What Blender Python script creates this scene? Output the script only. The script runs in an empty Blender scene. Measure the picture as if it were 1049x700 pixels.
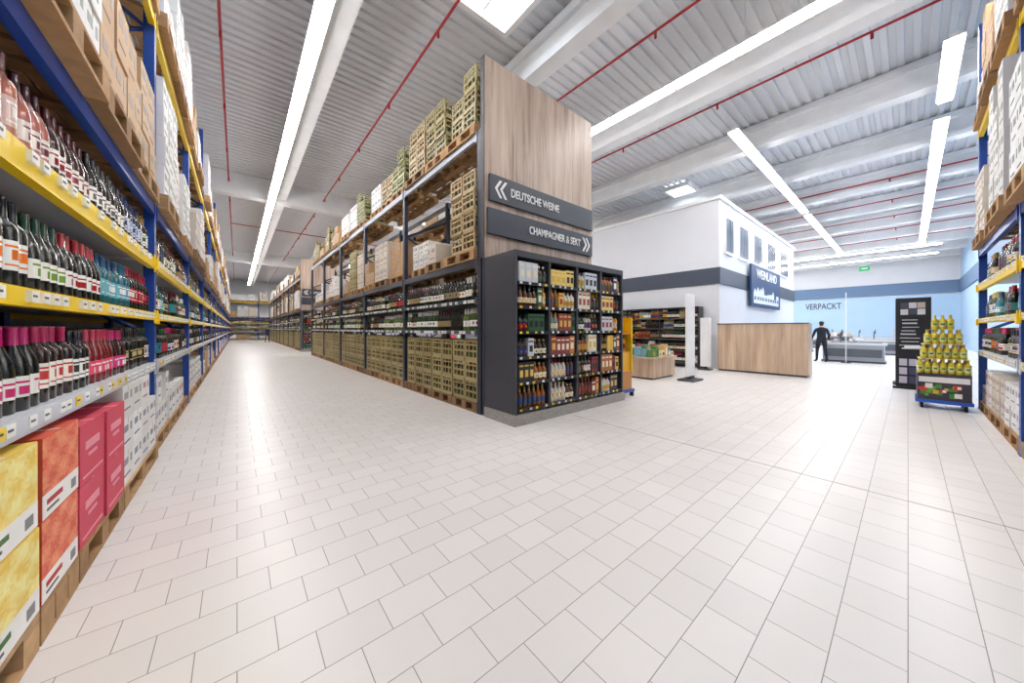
import bpy, math, random
import numpy as np
from mathutils import Vector, Matrix
R=random.Random(7)
K=1.28
def lin(c):
    c=c/255.0
    return c/12.92 if c<=0.04045 else ((c+0.055)/1.055)**2.4
def C(r,g,b): return (lin(r),lin(g),lin(b))

# ------------------------------------------------------------ materials
def base_mat(name):
    m=bpy.data.materials.new(name); m.use_nodes=True
    nt=m.node_tree; b=nt.nodes['Principled BSDF']
    return m,nt,b
def mat(name,col,rough=0.5,metal=0.0,noise=0.06,nscale=8.0,spec=0.5):
    m,nt,b=base_mat(name)
    tc=nt.nodes.new('ShaderNodeTexCoord'); n=nt.nodes.new('ShaderNodeTexNoise'); n.inputs['Scale'].default_value=nscale
    nt.links.new(tc.outputs['Object'],n.inputs['Vector'])
    r=nt.nodes.new('ShaderNodeValToRGB')
    a=[max(0,x*(1-noise)) for x in col]; c=[min(1,x*(1+noise)) for x in col]
    r.color_ramp.elements[0].color=(*a,1); r.color_ramp.elements[1].color=(*c,1)
    r.color_ramp.elements[0].position=0.3; r.color_ramp.elements[1].position=0.7
    nt.links.new(n.outputs['Fac'],r.inputs['Fac']); nt.links.new(r.outputs['Color'],b.inputs['Base Color'])
    b.inputs['Roughness'].default_value=rough; b.inputs['Metallic'].default_value=metal
    b.inputs['Specular IOR Level'].default_value=spec
    return m
def attr_mat(name,rough,coat=0.0,noise=0.0,nscale=20):
    m,nt,b=base_mat(name)
    a=nt.nodes.new('ShaderNodeAttribute'); a.attribute_name='Col'
    out=a.outputs['Color']
    if noise>0:
        tc=nt.nodes.new('ShaderNodeTexCoord'); n=nt.nodes.new('ShaderNodeTexNoise'); n.inputs['Scale'].default_value=nscale
        nt.links.new(tc.outputs['Object'],n.inputs['Vector'])
        mr=nt.nodes.new('ShaderNodeMapRange'); mr.inputs['To Min'].default_value=1-noise; mr.inputs['To Max'].default_value=1+noise
        nt.links.new(n.outputs['Fac'],mr.inputs['Value'])
        mx=nt.nodes.new('ShaderNodeVectorMath'); mx.operation='SCALE'
        nt.links.new(out,mx.inputs[0]); nt.links.new(mr.outputs['Result'],mx.inputs['Scale'])
        out=mx.outputs['Vector']
    nt.links.new(out,b.inputs['Base Color'])
    b.inputs['Roughness'].default_value=rough; b.inputs['Coat Weight'].default_value=coat
    return m
def emis(name,col,strength):
    m,nt,b=base_mat(name)
    b.inputs['Base Color'].default_value=(*col,1)
    b.inputs['Emission Color'].default_value=(*col,1); b.inputs['Emission Strength'].default_value=strength
    return m
def wood_mat(name,c1,c2,c3,axis=2,scale=1.0,plank=0.0):
    m,nt,b=base_mat(name)
    tc=nt.nodes.new('ShaderNodeTexCoord'); mp=nt.nodes.new('ShaderNodeMapping')
    s=[9*scale]*3; s[axis]=0.55*scale; mp.inputs['Scale'].default_value=s
    nt.links.new(tc.outputs['Object'],mp.inputs['Vector'])
    n=nt.nodes.new('ShaderNodeTexNoise'); n.inputs['Scale'].default_value=1.0; n.inputs['Detail'].default_value=8; n.inputs['Roughness'].default_value=0.65; n.inputs['Distortion'].default_value=0.7
    nt.links.new(mp.outputs['Vector'],n.inputs['Vector'])
    r=nt.nodes.new('ShaderNodeValToRGB'); e=r.color_ramp.elements
    e[0].position=0.30; e[0].color=(*c1,1); e[1].position=0.72; e[1].color=(*c3,1)
    x=e.new(0.48); x.color=(*c2,1)
    nt.links.new(n.outputs['Fac'],r.inputs['Fac'])
    mp2=nt.nodes.new('ShaderNodeMapping'); s2=[1.6*scale]*3; s2[axis]=0.28*scale; mp2.inputs['Scale'].default_value=s2
    nt.links.new(tc.outputs['Object'],mp2.inputs['Vector'])
    n2=nt.nodes.new('ShaderNodeTexNoise'); n2.inputs['Scale'].default_value=1.4; n2.inputs['Detail'].default_value=3
    nt.links.new(mp2.outputs['Vector'],n2.inputs['Vector'])
    mx=nt.nodes.new('ShaderNodeMix'); mx.data_type='RGBA'; mx.blend_type='MULTIPLY'
    r2=nt.nodes.new('ShaderNodeValToRGB'); r2.color_ramp.elements[0].position=0.35; r2.color_ramp.elements[0].color=(0.76,0.72,0.70,1); r2.color_ramp.elements[1].position=0.6; r2.color_ramp.elements[1].color=(1,1,1,1)
    nt.links.new(n2.outputs['Fac'],r2.inputs['Fac'])
    mx.inputs[0].default_value=1.0
    nt.links.new(r.outputs['Color'],mx.inputs[6]); nt.links.new(r2.outputs['Color'],mx.inputs[7])
    nt.links.new(mx.outputs[2],b.inputs['Base Color']); b.inputs['Roughness'].default_value=0.45
    return m

M_bottle=attr_mat('bottle_glass_and_labels',0.18,0.4)
M_carton=attr_mat('printed_cardboard',0.6,0,0.08,6)
M_pallet=attr_mat('pallet_timber',0.8,0,0.3,14)
M_crate=attr_mat('crate_plastic',0.4,0,0.05)
M_steel=attr_mat('painted_steel',0.38,0,0.04)
M_goods=attr_mat('goods',0.4,0,0.05)
M_oak=wood_mat('oak_laminate',C(148,124,108),C(198,176,158),C(218,200,184))
M_oakh=wood_mat('oak_laminate_light',C(184,154,126),C(212,186,160),C(230,208,186),axis=2)
M_dark=mat('anthracite_laminate',C(60,62,70),0.5,noise=0.03)
M_sign=mat('sign_board_grey',C(62,66,78),0.45,noise=0.02)
M_white=mat('white_paint',C(236,236,236),0.6,noise=0.02,nscale=2)
M_letter=mat('white_lettering',C(240,240,240),0.5,noise=0.01)
M_plinth=mat('speckled_plinth',C(160,156,152),0.5,noise=0.35,nscale=60)
M_beam=mat('ceiling_beam_concrete',C(234,235,237),0.75,noise=0.04,nscale=2)
M_deck=mat('metal_deck',C(216,218,222),0.6,noise=0.02,nscale=1)
M_red=mat('red_sprinkler_paint',C(170,28,36),0.4)
M_lamp=emis('lamp_diffuser',(1.0,0.985,0.98),36.5)
M_sky=emis('skylight_dome',(0.84,0.93,1.0),7.0)
M_housing=mat('lamp_housing',C(225,225,225),0.4,noise=0.01)

# ------------------------------------------------------------ mesh builder
class Fr:
    def __init__(s,o,U,V): s.o=np.array(o,float); s.U=np.array(U,float); s.V=np.array(V,float); s.flip=(U[0]*V[1]-U[1]*V[0])<0
    def w(s,P):
        P=np.asarray(P,float); out=np.empty_like(P)
        out[:,0]=s.o[0]+P[:,0]*s.U[0]+P[:,1]*s.V[0]
        out[:,1]=s.o[1]+P[:,0]*s.U[1]+P[:,1]*s.V[1]
        out[:,2]=P[:,2]
        return out
W=Fr((0,0),(1,0),(0,1))
class T:
    def __init__(s,verts,faces,slots):
        s.v=np.array(verts,float); s.sz=np.array([len(f) for f in faces]); s.l=np.array([i for f in faces for i in f]); s.lr=np.array([i for f in faces for i in reversed(f)]); s.s=np.array(slots)
BF=[(0,3,2,1),(4,5,6,7),(0,1,5,4),(1,2,6,5),(2,3,7,6),(3,0,4,7)]
BT=T([(0,0,0)]*8,BF,[0]*6)
class MB:
    def __init__(s): s.V=[];s.L=[];s.S=[];s.Co=[];s.n=0
    def raw(s,F,v,t,cols):
        s.V.append(F.w(v)); s.L.append((t.lr if F.flip else t.l)+s.n); s.S.append(t.sz); s.Co.append(cols); s.n+=len(v)
    def add(s,F,t,u,v,z,pal,sc=1.0,sz=None,rot=0.0):
        p=t.v.copy(); sz=sc if sz is None else sz
        if rot:
            c,q=math.cos(rot),math.sin(rot); x=p[:,0]*c-p[:,1]*q; y=p[:,0]*q+p[:,1]*c; p[:,0]=x;p[:,1]=y
        p[:,0]=p[:,0]*sc+u; p[:,1]=p[:,1]*sc+v; p[:,2]=p[:,2]*sz+z
        s.raw(F,p,t,np.array(pal,float)[t.s])
    def box(s,F,u0,u1,v0,v1,z0,z1,col):
        p=np.array([(u0,v0,z0),(u1,v0,z0),(u1,v1,z0),(u0,v1,z0),(u0,v0,z1),(u1,v0,z1),(u1,v1,z1),(u0,v1,z1)],float)
        s.raw(F,p,BT,np.array([col]*6,float))
    def bar(s,F,p,q,t,col):
        p=Vector(p);q=Vector(q);d=(q-p).normalized(); a=d.orthogonal().normalized()*t/2; b=d.cross(a).normalized()*t/2
        vs=[p-a-b,p+a-b,p+a+b,p-a+b,q-a-b,q+a-b,q+a+b,q-a+b]
        s.raw(F,np.array([tuple(x) for x in vs]),BT,np.array([col]*6,float))
    def build(s,name,m,smooth=False,parent=None):
        if not s.V: return None
        V=np.concatenate(s.V); L=np.concatenate(s.L); S=np.concatenate(s.S); Co=np.concatenate(s.Co)
        me=bpy.data.meshes.new(name); me.vertices.add(len(V)); me.vertices.foreach_set('co',V.ravel())
        me.loops.add(len(L)); me.loops.foreach_set('vertex_index',L.astype(np.int32))
        me.polygons.add(len(S)); st=np.concatenate([[0],np.cumsum(S)[:-1]]); me.polygons.foreach_set('loop_start',st.astype(np.int32)); 
        me.update(calc_edges=True); me.validate()
        a=me.attributes.new('Col','FLOAT_COLOR','CORNER')
        c4=np.ones((len(L),4)); c4[:,:3]=np.repeat(Co,S,axis=0)
        a.data.foreach_set('color',c4.ravel())
        me.polygons.foreach_set('use_smooth',np.full(len(S),smooth))
        me.materials.append(m)
        o=bpy.data.objects.new(name,me); bpy.context.collection.objects.link(o)
        if parent: o.parent=parent; o.matrix_parent_inverse=Matrix.Translation(-Vector(parent.location))
        return o
def empty(name,loc=(0,0,0)):
    e=bpy.data.objects.new(name,None); e.location=loc; e.empty_display_size=0.2; bpy.context.collection.objects.link(e); return e
def boxobj(name,x0,x1,y0,y1,z0,z1,m,parent=None,bev=0.0):
    me=bpy.data.meshes.new(name)
    cx,cy,cz=(x0+x1)/2,(y0+y1)/2,(z0+z1)/2
    vs=[(x0-cx,y0-cy,z0-cz),(x1-cx,y0-cy,z0-cz),(x1-cx,y1-cy,z0-cz),(x0-cx,y1-cy,z0-cz),(x0-cx,y0-cy,z1-cz),(x1-cx,y0-cy,z1-cz),(x1-cx,y1-cy,z1-cz),(x0-cx,y1-cy,z1-cz)]
    me.from_pydata(vs,[],BF); me.materials.append(m)
    o=bpy.data.objects.new(name,me); o.location=(cx,cy,cz); bpy.context.collection.objects.link(o)
    if bev>0:
        b=o.modifiers.new('bevel','BEVEL'); b.width=bev; b.segments=2
    if parent: o.parent=parent; o.matrix_parent_inverse=Matrix.Translation(-Vector(parent.location))
    return o
def text(name,s,loc,rot,size,m,parent=None,align='LEFT',ext=0.006,sx=1.0):
    cu=bpy.data.curves.new(name,'FONT'); cu.body=s; cu.size=size; cu.extrude=ext; cu.align_x=align; cu.align_y='CENTER'; cu.offset=size*0.012
    cu.materials.append(m)
    o=bpy.data.objects.new(name,cu); o.location=loc; o.rotation_euler=rot; o.scale=(sx,1,1); bpy.context.collection.objects.link(o)
    if parent: o.parent=parent; o.matrix_parent_inverse=Matrix.Translation(-Vector(parent.location))
    return o

# ------------------------------------------------------------ templates
def bottle_t(prof,n):
    vs=[];fs=[];sl=[]
    for (r,z,_,_) in prof:
        for i in range(n):
            a=2*math.pi*(i+0.5)/n-math.pi/2; vs.append((r*math.cos(a),r*math.sin(a),z))
    for k in range(len(prof)-1):
        slot,mode=prof[k][2],prof[k][3]
        for i in range(n):
            j=(i+1)%n; am=2*math.pi*(i+1)/n-math.pi/2
            ang=abs((am+math.pi/2+math.pi)%(2*math.pi)-math.pi)
            s=slot
            if mode=='label' and ang>2.0: s=0
            if mode=='emb': s=0 if ang>2.0 else (2 if ang<0.5 else 1)
            if mode=='line': s=0 if ang>2.0 else (2 if ang<1.0 else 1)
            fs.append((k*n+i,k*n+j,(k+1)*n+j,(k+1)*n+i)); sl.append(s)
    b=(len(prof)-1)*n; fs.append(tuple(b+i for i in range(n))); sl.append(3)
    return T(vs,fs,sl)
def bord(n,k=1.0):
    return bottle_t([(.034,0,0,'all'),(.0375,.005,0,'all'),(.0375,.055,1,'label'),(.0378,.07,2,'line'),(.0378,.076,1,'label'),(.0378,.09,1,'emb'),(.0378,.125,1,'label'),(.0378,.132,2,'line'),(.0378,.14,1,'label'),(.0378,.155,0,'all'),(.0375,.19,0,'all'),(.033,.208,0,'all'),(.020,.222,0,'all'),(.0155,.236,3,'all'),(.0145,.292,3,'all'),(.0155,.294,3,'all'),(.0150,.302,3,'all')],n)
def burg(n):
    return bottle_t([(.036,0,0,'all'),(.041,.005,0,'all'),(.041,.05,1,'label'),(.0412,.06,1,'emb'),(.0412,.09,1,'label'),(.0412,.10,2,'line'),(.0412,.108,1,'label'),(.0412,.125,0,'all'),(.041,.15,0,'all'),(.036,.18,0,'all'),(.024,.215,0,'all'),(.017,.235,3,'all'),(.0148,.29,3,'all'),(.0155,.30,3,'all')],n)
def squat(n):
    return bottle_t([(.040,0,0,'all'),(.044,.006,0,'all'),(.044,.04,1,'label'),(.0442,.06,1,'emb'),(.0442,.09,1,'label'),(.0442,.12,0,'all'),(.043,.17,0,'all'),(.030,.195,0,'all'),(.016,.21,0,'all'),(.015,.235,3,'all'),(.018,.237,3,'all'),(.018,.265,3,'all')],n)
def lowb(n):
    return bottle_t([(.0375,0,0,'all'),(.0375,.055,1,'label'),(.0377,.085,1,'emb'),(.0377,.12,1,'label'),(.0377,.14,0,'all'),(.0375,.19,0,'all'),(.017,.232,3,'all'),(.0148,.30,3,'all')],n)
HI=[bord(16),burg(16),bord(16)]
LO=[lowb(8)]
VLO=[lowb(6)]
def palette(kind='mix'):
    glass=R.choice([C(14,18,12),C(18,26,14),C(30,40,20),C(12,10,12),C(24,14,12)])
    label=R.choice([C(240,236,226),C(250,248,240),C(236,228,206),C(245,245,245),C(240,238,230),C(30,30,34),C(196,40,60),C(220,205,170),C(60,140,150)] if kind!='dark' else [C(238,234,224),C(200,190,170),C(160,140,100),C(40,38,40)])
    acc=R.choice([C(150,30,40),C(40,40,50),C(60,110,60),C(190,150,60),C(40,80,140),C(200,60,90),C(220,120,30)])
    cap=R.choice([C(25,22,24),C(120,18,32),C(160,24,36),C(30,30,32),C(150,120,60),C(50,20,60),C(30,90,60),C(200,200,198),C(210,50,110),C(20,20,24)])
    if kind=='rose':
        glass=R.choice([C(204,128,108),C(190,110,98)]); label=R.choice([C(240,232,224),C(232,214,206)]); cap=R.choice([C(150,90,84),C(90,30,40),C(200,170,160)])
    if kind=='white':
        glass=R.choice([C(60,80,30),C(90,110,50),C(40,60,30)]); label=C(248,246,240); cap=R.choice([C(240,240,236),C(245,245,240),C(220,200,130),C(236,236,236)])
    if kind=='teal':
        glass=C(30,110,120); label=C(120,190,200); acc=C(240,240,240); cap=C(20,80,110)
    if kind=='liq':
        glass=R.choice([C(150,80,22),C(90,48,20),C(24,50,24),C(214,146,40),C(20,18,20),C(214,206,190),C(190,124,50),C(60,40,30),C(130,150,140)])
        label=R.choice([C(240,230,190),C(240,236,220),C(210,170,60),C(140,30,30),C(245,245,245),C(30,60,110),C(230,220,196),C(60,90,70)])
        cap=R.choice([C(200,160,60),C(20,20,20),C(120,20,28),C(230,220,200),C(24,24,30),C(170,140,90)])
    if kind=='dark': cap=R.choice([C(150,120,70),C(30,28,30),C(90,20,30),C(26,26,30)])
    return [glass,label,acc,cap]
def fill(mb,F,u0,u1,v0,z,rows,temps,kind='mix',pitch=0.083,gmin=2,gmax=5,depth=0.088,smin=.97,smax=1.06,seq=None,k=K):
    u=u0+0.06; seq=list(seq) if seq else []
    while u<u1-0.06:
        t=R.choice(temps); kd=kind if not isinstance(kind,(list,tuple)) else R.choice(kind); pal=palette(kd); s=R.uniform(smin,smax)*k; n=R.randint(gmin,gmax)
        if seq: pal,n=seq.pop(0)
        g0=1 if R.random()<.08 and not seq else 0
        for i in range(n):
            if u>u1-0.06: break
            for r in range(g0,rows):
                mb.add(F,t,u+R.uniform(-.004,.004),v0+r*depth*k+R.uniform(-.006,.006),z,pal,s,rot=R.uniform(-.5,.5) if r==0 else 0)
            u+=pitch*s
        u+=R.uniform(0,.02)
PT=.18
def pallet(mb,F,u0,v0,z,w=1.2,d=0.8,c=None):
    c=c or R.choice([C(176,138,96),C(160,122,82),C(190,152,110),C(144,112,80)])
    def b(a0,a1,b0,b1,c0,c1):
        k=R.uniform(.85,1.1); mb.box(F,u0+a0,u0+a1,v0+b0,v0+b1,z+c0,z+c1,tuple(x*k for x in c))
    for i in range(5):
        y=(d-.14)*i/4; b(0,w,y,y+.14,.155,.178)
    for i in range(3):
        x=(w-.15)*i/2
        b(x,x+.15,0,d,.13,.155)
        for j in range(3):
            y=(d-.12)*j/2; b(x,x+.15,y,y+.12,.026,.13)
    for j in range(3):
        y=(d-.12)*j/2; b(0,w,y,y+.12,0,.026)
def crate_t(w=.42,d=.38,h=.36):
    P=[];Fa=[];S=[]
    def bx(a0,a1,b0,b1,c0,c1,s):
        n=len(P)
        P.extend([(a0,b0,c0),(a1,b0,c0),(a1,b1,c0),(a0,b1,c0),(a0,b0,c1),(a1,b0,c1),(a1,b1,c1),(a0,b1,c1)])
        for f in BF: Fa.append(tuple(i+n for i in f)); S.append(s)
    x=w/2; t=.014
    bx(-x,x,0,d,0,.02,0)
    for (a,b) in [(-x,0),(x-.04,0),(-x,d-.03),(x-.04,d-.03)]: bx(a,a+.04,b,b+.03,0,h,0)
    for z0,z1 in [(0,.06),(.15,.185),(.265,.29),(h-.03,h)]:
        bx(-x,x,0.002,t,z0,z1,0); bx(-x,x,d-t,d-.002,z0,z1,0); bx(-x+.001,-x+t,0,d,z0,z1,0); bx(x-t,x-.001,0,d,z0,z1,0)
    for k in (1,2):
        a=-x+w*k/3; bx(a-.012,a+.012,0.001,t,.02,.28,0)
    bx(-.09,-.07,0.001,t,.28,h,0); bx(.07,.09,.001,t,.28,h,0)
    for a in (-.14,-.045,.045,.14):
        for bb in (.08,.19):
            n=len(P); m=6
            for (r,z) in [(.042,.02),(.042,.2),(.018,.25),(.016,.33)]:
                for i in range(m):
                    q=2*math.pi*i/m; P.append((a+r*math.cos(q),bb+r*math.sin(q),z))
            for k in range(3):
                for i in range(m):
                    j=(i+1)%m; Fa.append((n+k*m+i,n+k*m+j,n+(k+1)*m+j,n+(k+1)*m+i)); S.append(1 if k<2 else 2)
            Fa.append(tuple(n+3*m+i for i in range(m))); S.append(2)
    return T(P,Fa,S)
CR=crate_t()
def crate(mb,F,u,v,z,h=.36,base=None):
    k=R.uniform(.88,1.1); base=base or R.choice([C(172,156,106),C(162,146,96),C(178,162,112),C(164,150,100)])
    mb.add(F,CR,u,v,z,[tuple(x*k for x in base),R.choice([C(30,44,22),C(62,80,34),C(24,30,18),C(90,70,40)]),R.choice([C(200,180,110),C(60,100,60),C(200,200,190),C(140,30,36)])],1.0,h/.36)
WHT=C(238,236,234); BRN=C(196,158,116)
STY=[(WHT,C(60,70,110)),(WHT,C(150,40,50)),(C(228,226,222),C(90,90,90)),(BRN,C(120,80,50)),(C(200,166,126),C(60,50,40)),(WHT,C(80,120,90)),(C(240,240,240),C(30,30,34)),(C(214,204,190),C(130,30,40))]
def carton(mb,F,u0,v0,z0,w,d,h,st,dec=True):
    g=.004
    k=R.uniform(.90,1.03); c=tuple(min(1,x*k) for x in st[0])
    mb.box(F,u0+g,u0+w-g,v0+g,v0+d-g,z0,z0+h-g,c)
    if dec:
        e=v0+g-.0015
        mb.box(F,u0+w*.15,u0+w*.5,e,e+.004,z0+h*.58,z0+h*.78,tuple(x*.7+.25 for x in st[1]))
        mb.box(F,u0+w*.15,u0+w*.7,e,e+.004,z0+h*.25,z0+h*.30,tuple(x*.8+.1 for x in st[1]))
        mb.box(F,u0+w*.70,u0+w*.86,e,e+.004,z0+h*.55,z0+h*.8,tuple(x*.5+.3 for x in st[1]))
        mb.box(F,u0+w*.47,u0+w*.53,v0+g-.001,v0+d-g,z0+h-g-.001,z0+h-g+.001,C(200,180,140))
        if R.random()<.5: mb.box(F,u0+w*.47,u0+w*.53,e+.001,e+.004,z0+h*.82,z0+h-g,C(200,180,140))
def load(mbc,F,u0,v0,z,w,d,H,st=None,rows=2,dec=True):
    st=st or R.choice(STY); nu=R.choice([3,3,4]) if w>1 else R.choice([2,3]); cw=w/nu; ch=R.choice([.30,.36,.42]); cd=.38
    n=max(1,int(H/ch)); z1=z
    for l in range(n):
        for i in range(nu):
            if l==n-1 and R.random()<.25: continue
            for r in range(rows):
                carton(mbc,F,u0+i*cw+R.uniform(-.004,.004),v0+r*cd+R.uniform(0,.02)*(r==0),z1,cw-.006,cd-.02,ch,st,dec and r==0)
        z1+=ch
    if rows*cd<d-.05: mbc.box(F,u0+.02,u0+w-.02,v0+rows*cd+.01,v0+d,z,z+(n-1)*ch if n>1 else z+ch,st[0])

# ------------------------------------------------------------ racks
BLUE=C(30,72,158); YEL=C(248,210,22); GREY=C(150,152,156); LG=C(206,208,214); DK=C(48,54,68)
def frames(st,F,posts,H,d,col,w=.11):
    for u in posts:
        for v in (0.0,d-.09):
            st.box(F,u-w/2,u+w/2,v,v+.09,0,H,col)
            st.box(F,u-w/2-.02,u+w/2+.02,v-.01,v+.10,0,.012,col)
        z=.25; up=True
        while z<H-.7:
            st.bar(F,(u,.06,z if up else z+.6),(u,d-.06,z+.6 if up else z),.035,col); z+=.6; up=not up
        z=.2
        while z<min(H,3.2):
            st.box(F,u-.012,u+.012,-.002,.001,z,z+.03,tuple(x*.35 for x in col)); z+=.1
def beam(st,F,posts,z1,h,col,d,deck=True,tags=0,tagcol=None):
    for a,b in zip(posts[:-1],posts[1:]):
        st.box(F,a+.055,b-.055,-.005,.05,z1-h,z1,col)
        st.box(F,a+.055,b-.055,d-.05,d,z1-h,z1,col)
        for u in (a+.055,b-.115): st.box(F,u,u+.06,-.012,-.004,z1-h-.04,z1+.03,col)
        if deck: st.box(F,a+.06,b-.06,.05,d-.05,z1-.03,z1-.002,LG)
        if tags:
            u=a+.14; hh=.065
            if tags==2: st.box(F,a+.12,b-.12,-.018,-.006,z1-hh-.005,z1-.003,LG)
            while u<b-.2:
                c=R.choice([C(245,245,240),C(245,245,240),YEL if tags==2 else C(250,250,250),C(250,250,250)])
                st.box(F,u,u+.075,-.023,-.005,z1-hh,z1-.012,c)
                st.box(F,u+.01,u+.05,-.025,-.021,z1-.042,z1-.032,C(60,60,60))
                u+=R.choice([.12,.15,.22,.3])/ (1 if tags==1 else 1.5)

def pal4(g,l,a,c): return [C(*g),C(*l),C(*a),C(*c)]
BLK=(14,16,14)
SEQ111=[(pal4(BLK,(240,236,230),(210,40,110),(200,30,110)),6),(pal4((40,16,18),(244,238,226),(200,60,60),(190,30,90)),4),(pal4(BLK,(240,236,230),(60,60,60),(30,24,40)),3),(pal4((120,20,30),(232,80,110),(250,240,240),(200,50,80)),5),(pal4((60,20,24),(226,60,130),(240,240,240),(210,40,110)),4),(pal4(BLK,(30,28,32),(200,180,120),(26,24,26)),7),(pal4(BLK,(232,228,214),(120,40,40),(20,60,40)),6)]
SEQ169=[(pal4(BLK,(246,244,238),(230,120,40),(24,22,24)),5),(pal4(BLK,(244,240,230),(120,160,60),(30,60,40)),4),(pal4(BLK,(240,238,232),(170,30,40),(170,26,36)),6),(pal4((24,96,110),(110,180,190),(240,240,240),(20,70,110)),5),(pal4((24,96,110),(90,160,180),(240,240,240),(20,100,130)),3),(pal4(BLK,(176,30,44),(240,230,220),(150,20,40)),5),(pal4(BLK,(36,32,36),(210,60,80),(180,30,60)),6)]
SEQ234=[(pal4((196,126,106),(226,196,184),(250,246,240),(120,60,60)),4),(pal4((178,104,92),(236,224,214),(120,50,60),(70,24,34)),3),(pal4((60,24,26),(240,236,228),(150,30,40),(90,16,28)),6),(pal4(BLK,(240,236,228),(90,90,90),(24,22,28)),8),(pal4((40,50,70),(200,210,230),(40,60,120),(40,50,100)),6)]
def std_rack(F,posts,H=7.2,d=1.1,nearfar=None,skip_first_floor=-99,seqbay=None):
    st,bo,ca,pa=MB(),MB(),MB(),MB()
    frames(st,F,posts,H,d,BLUE)
    beam(st,F,posts,1.11,.10,LG,d,True,2)
    beam(st,F,posts,1.69,.085,YEL,d,True,1)
    beam(st,F,posts,2.34,.13,YEL,d,True,1)
    beam(st,F,posts,2.97,.12,BLUE,d,False)
    beam(st,F,posts,5.2,.12,YEL,d,False)
    for u in posts:
        for z in (1.66,2.3): st.box(F,u-.06,u+.06,-.03,-.004,z-.1,z+.02,YEL)
    for bi,(a,b) in enumerate(zip(posts[:-1],posts[1:])):
        dist=nearfar(a) if nearfar else a
        near=dist<6; mid=dist<20
        tm=HI if near else (LO if mid else VLO); rows=4 if near else (2 if mid else 1)
        L0,L1=a+.07,b-.07
        sq=(seqbay==bi)
        fill(bo,F,L0,L1,.08,1.11,rows,tm,'mix',seq=SEQ111 if sq else None)
        fill(bo,F,L0,L1,.08,1.69,rows,tm,['mix','mix','teal','white','mix','dark'],seq=SEQ169 if sq else None)
        fill(bo,F,L0,L1,.08,2.34,rows,tm,['mix','dark'],seq=SEQ234 if sq else None)
        for z,h in ((1.11,.36),(1.69,.38),(2.34,.38)):
            u=L0
            while u<L1-.3:
                w=R.choice([.4,.5,.6]); w=min(w,L1-u); carton(ca,F,u,.56,z,w,.44,h*R.uniform(.7,1),R.choice(STY),False); u+=w
        if b>skip_first_floor:
            u=a+.06 if a>=skip_first_floor else skip_first_floor
            while u<b-.4:
                w=min(R.choice([1.1,1.1,1.5]),b-.05-u); pallet(pa,F,u,-.0,0,w,.98)
                load(ca,F,u+.02,.01,PT,w-.04,.9,R.uniform(.6,.8),R.choice(STY+[(C(206,60,80),C(240,240,240)),(WHT,C(200,50,60)),(WHT,C(70,90,160))]),1,mid)
                u+=w+.03
        for z,hm in ((2.97,1.75),(5.2,1.7)):
            u=a+.08
            while u<b-.75:
                w=min(1.10,b-.06-u)
                off=R.uniform(-.14,.0)
                pallet(pa,F,u,off,z,w,1.05); load(ca,F,u+.01,off+.02,z+PT,w-.02,.9,R.uniform(.8,hm),None,1,mid)
                u+=w+.06
    return st,bo,ca,pa
FL=Fr((-0.75,0),(0,1),(-1,0))
lp=[-1.45+3.6*i for i in range(17)]
lp=[p for p in lp if p<57]
st,bo,ca,pa=std_rack(FL,lp,skip_first_floor=5.8,seqbay=1)
st.build('pallet_rack',M_steel); bo.build('wine_bottles',M_bottle,True)
def bigcarton(mb,F,u0,v0,z0,w,d,h,c1,c2,c3,seed):
    mb.box(F,u0+.003,u0+w-.003,v0+.003,v0+d,z0,z0+h-.004,tuple(a*.92 for a in c1))
    r=random.Random(seed); e=v0; n=20
    for i in range(n):
        for j in range(n):
            k=max(0,min(1,.5+.5*math.sin(i*.6+seed)*math.cos(j*.55+seed*2)+r.uniform(-.3,.3))); c=tuple(a*(1-k)+b*k for a,b in zip(c1,c2))
            x0=u0+.004+(w-.008)*i/n; zz=z0+h*.3+(h*.69-.004)*j/n
            mb.box(F,x0,x0+(w-.008)/n,e+.001,e+.004,zz,zz+(h*.69-.004)/n,c)
    mb.box(F,u0+.004,u0+w-.004,e+.0005,e+.004,z0+.004,z0+h*.3,C(242,240,236))
    mb.box(F,u0+w*.1,u0+w*.5,e-.001,e+.002,z0+h*.16,z0+h*.22,c3)
    mb.box(F,u0+w*.1,u0+w*.4,e-.001,e+.002,z0+h*.08,z0+h*.11,C(90,90,90))
    mb.box(F,u0+w*.76,u0+w*.9,e-.001,e+.002,z0+h*.08,z0+h*.2,C(130,130,130))
    mb.box(F,u0+w*.47,u0+w*.53,v0+.01,v0+d,z0+h-.005,z0+h-.003,C(225,205,190))
def pinkcarton(mb,F,u0,v0,z0,w,d,h,c1,c2,c3,seed):
    mb.box(F,u0+.003,u0+w-.003,v0+.003,v0+d,z0,z0+h-.004,c1)
    e=v0
    mb.box(F,u0+w*.2,u0+w*.75,e,e+.004,z0+h*.55,z0+h*.68,c2); mb.box(F,u0+w*.3,u0+w*.65,e,e+.004,z0+h*.42,z0+h*.47,c2)
    mb.box(F,u0+w*.1,u0+w*.9,e,e+.004,z0+h*.1,z0+h*.13,c2); mb.box(F,u0+w*.47,u0+w*.53,v0,v0+d,z0+h-.005,z0+h-.002,C(230,150,160))
def stack(name,u0,nu,w,cols,hh=.40,seed=1,d=.5,fn=bigcarton):
    mb=MB()
    for l in range(2):
        for i in range(nu): fn(mb,FL,u0+i*w,-.05+R.uniform(0,.02),PT+l*hh,w-.008,d,hh,*cols,seed+l*7+i)
    mb.build(name,M_carton)
stack('yellow_wine_carton',1.02,3,.53,(C(236,200,84),C(246,236,160),C(60,110,50)))
stack('orange_wine_carton',2.63,1,.47,(C(216,84,56),C(236,150,110),C(180,40,40)),seed=20)
stack('pink_wine_carton',3.14,2,.48,(C(206,62,86),C(232,150,165),C(250,240,240)),.37,seed=40,fn=pinkcarton)
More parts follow.
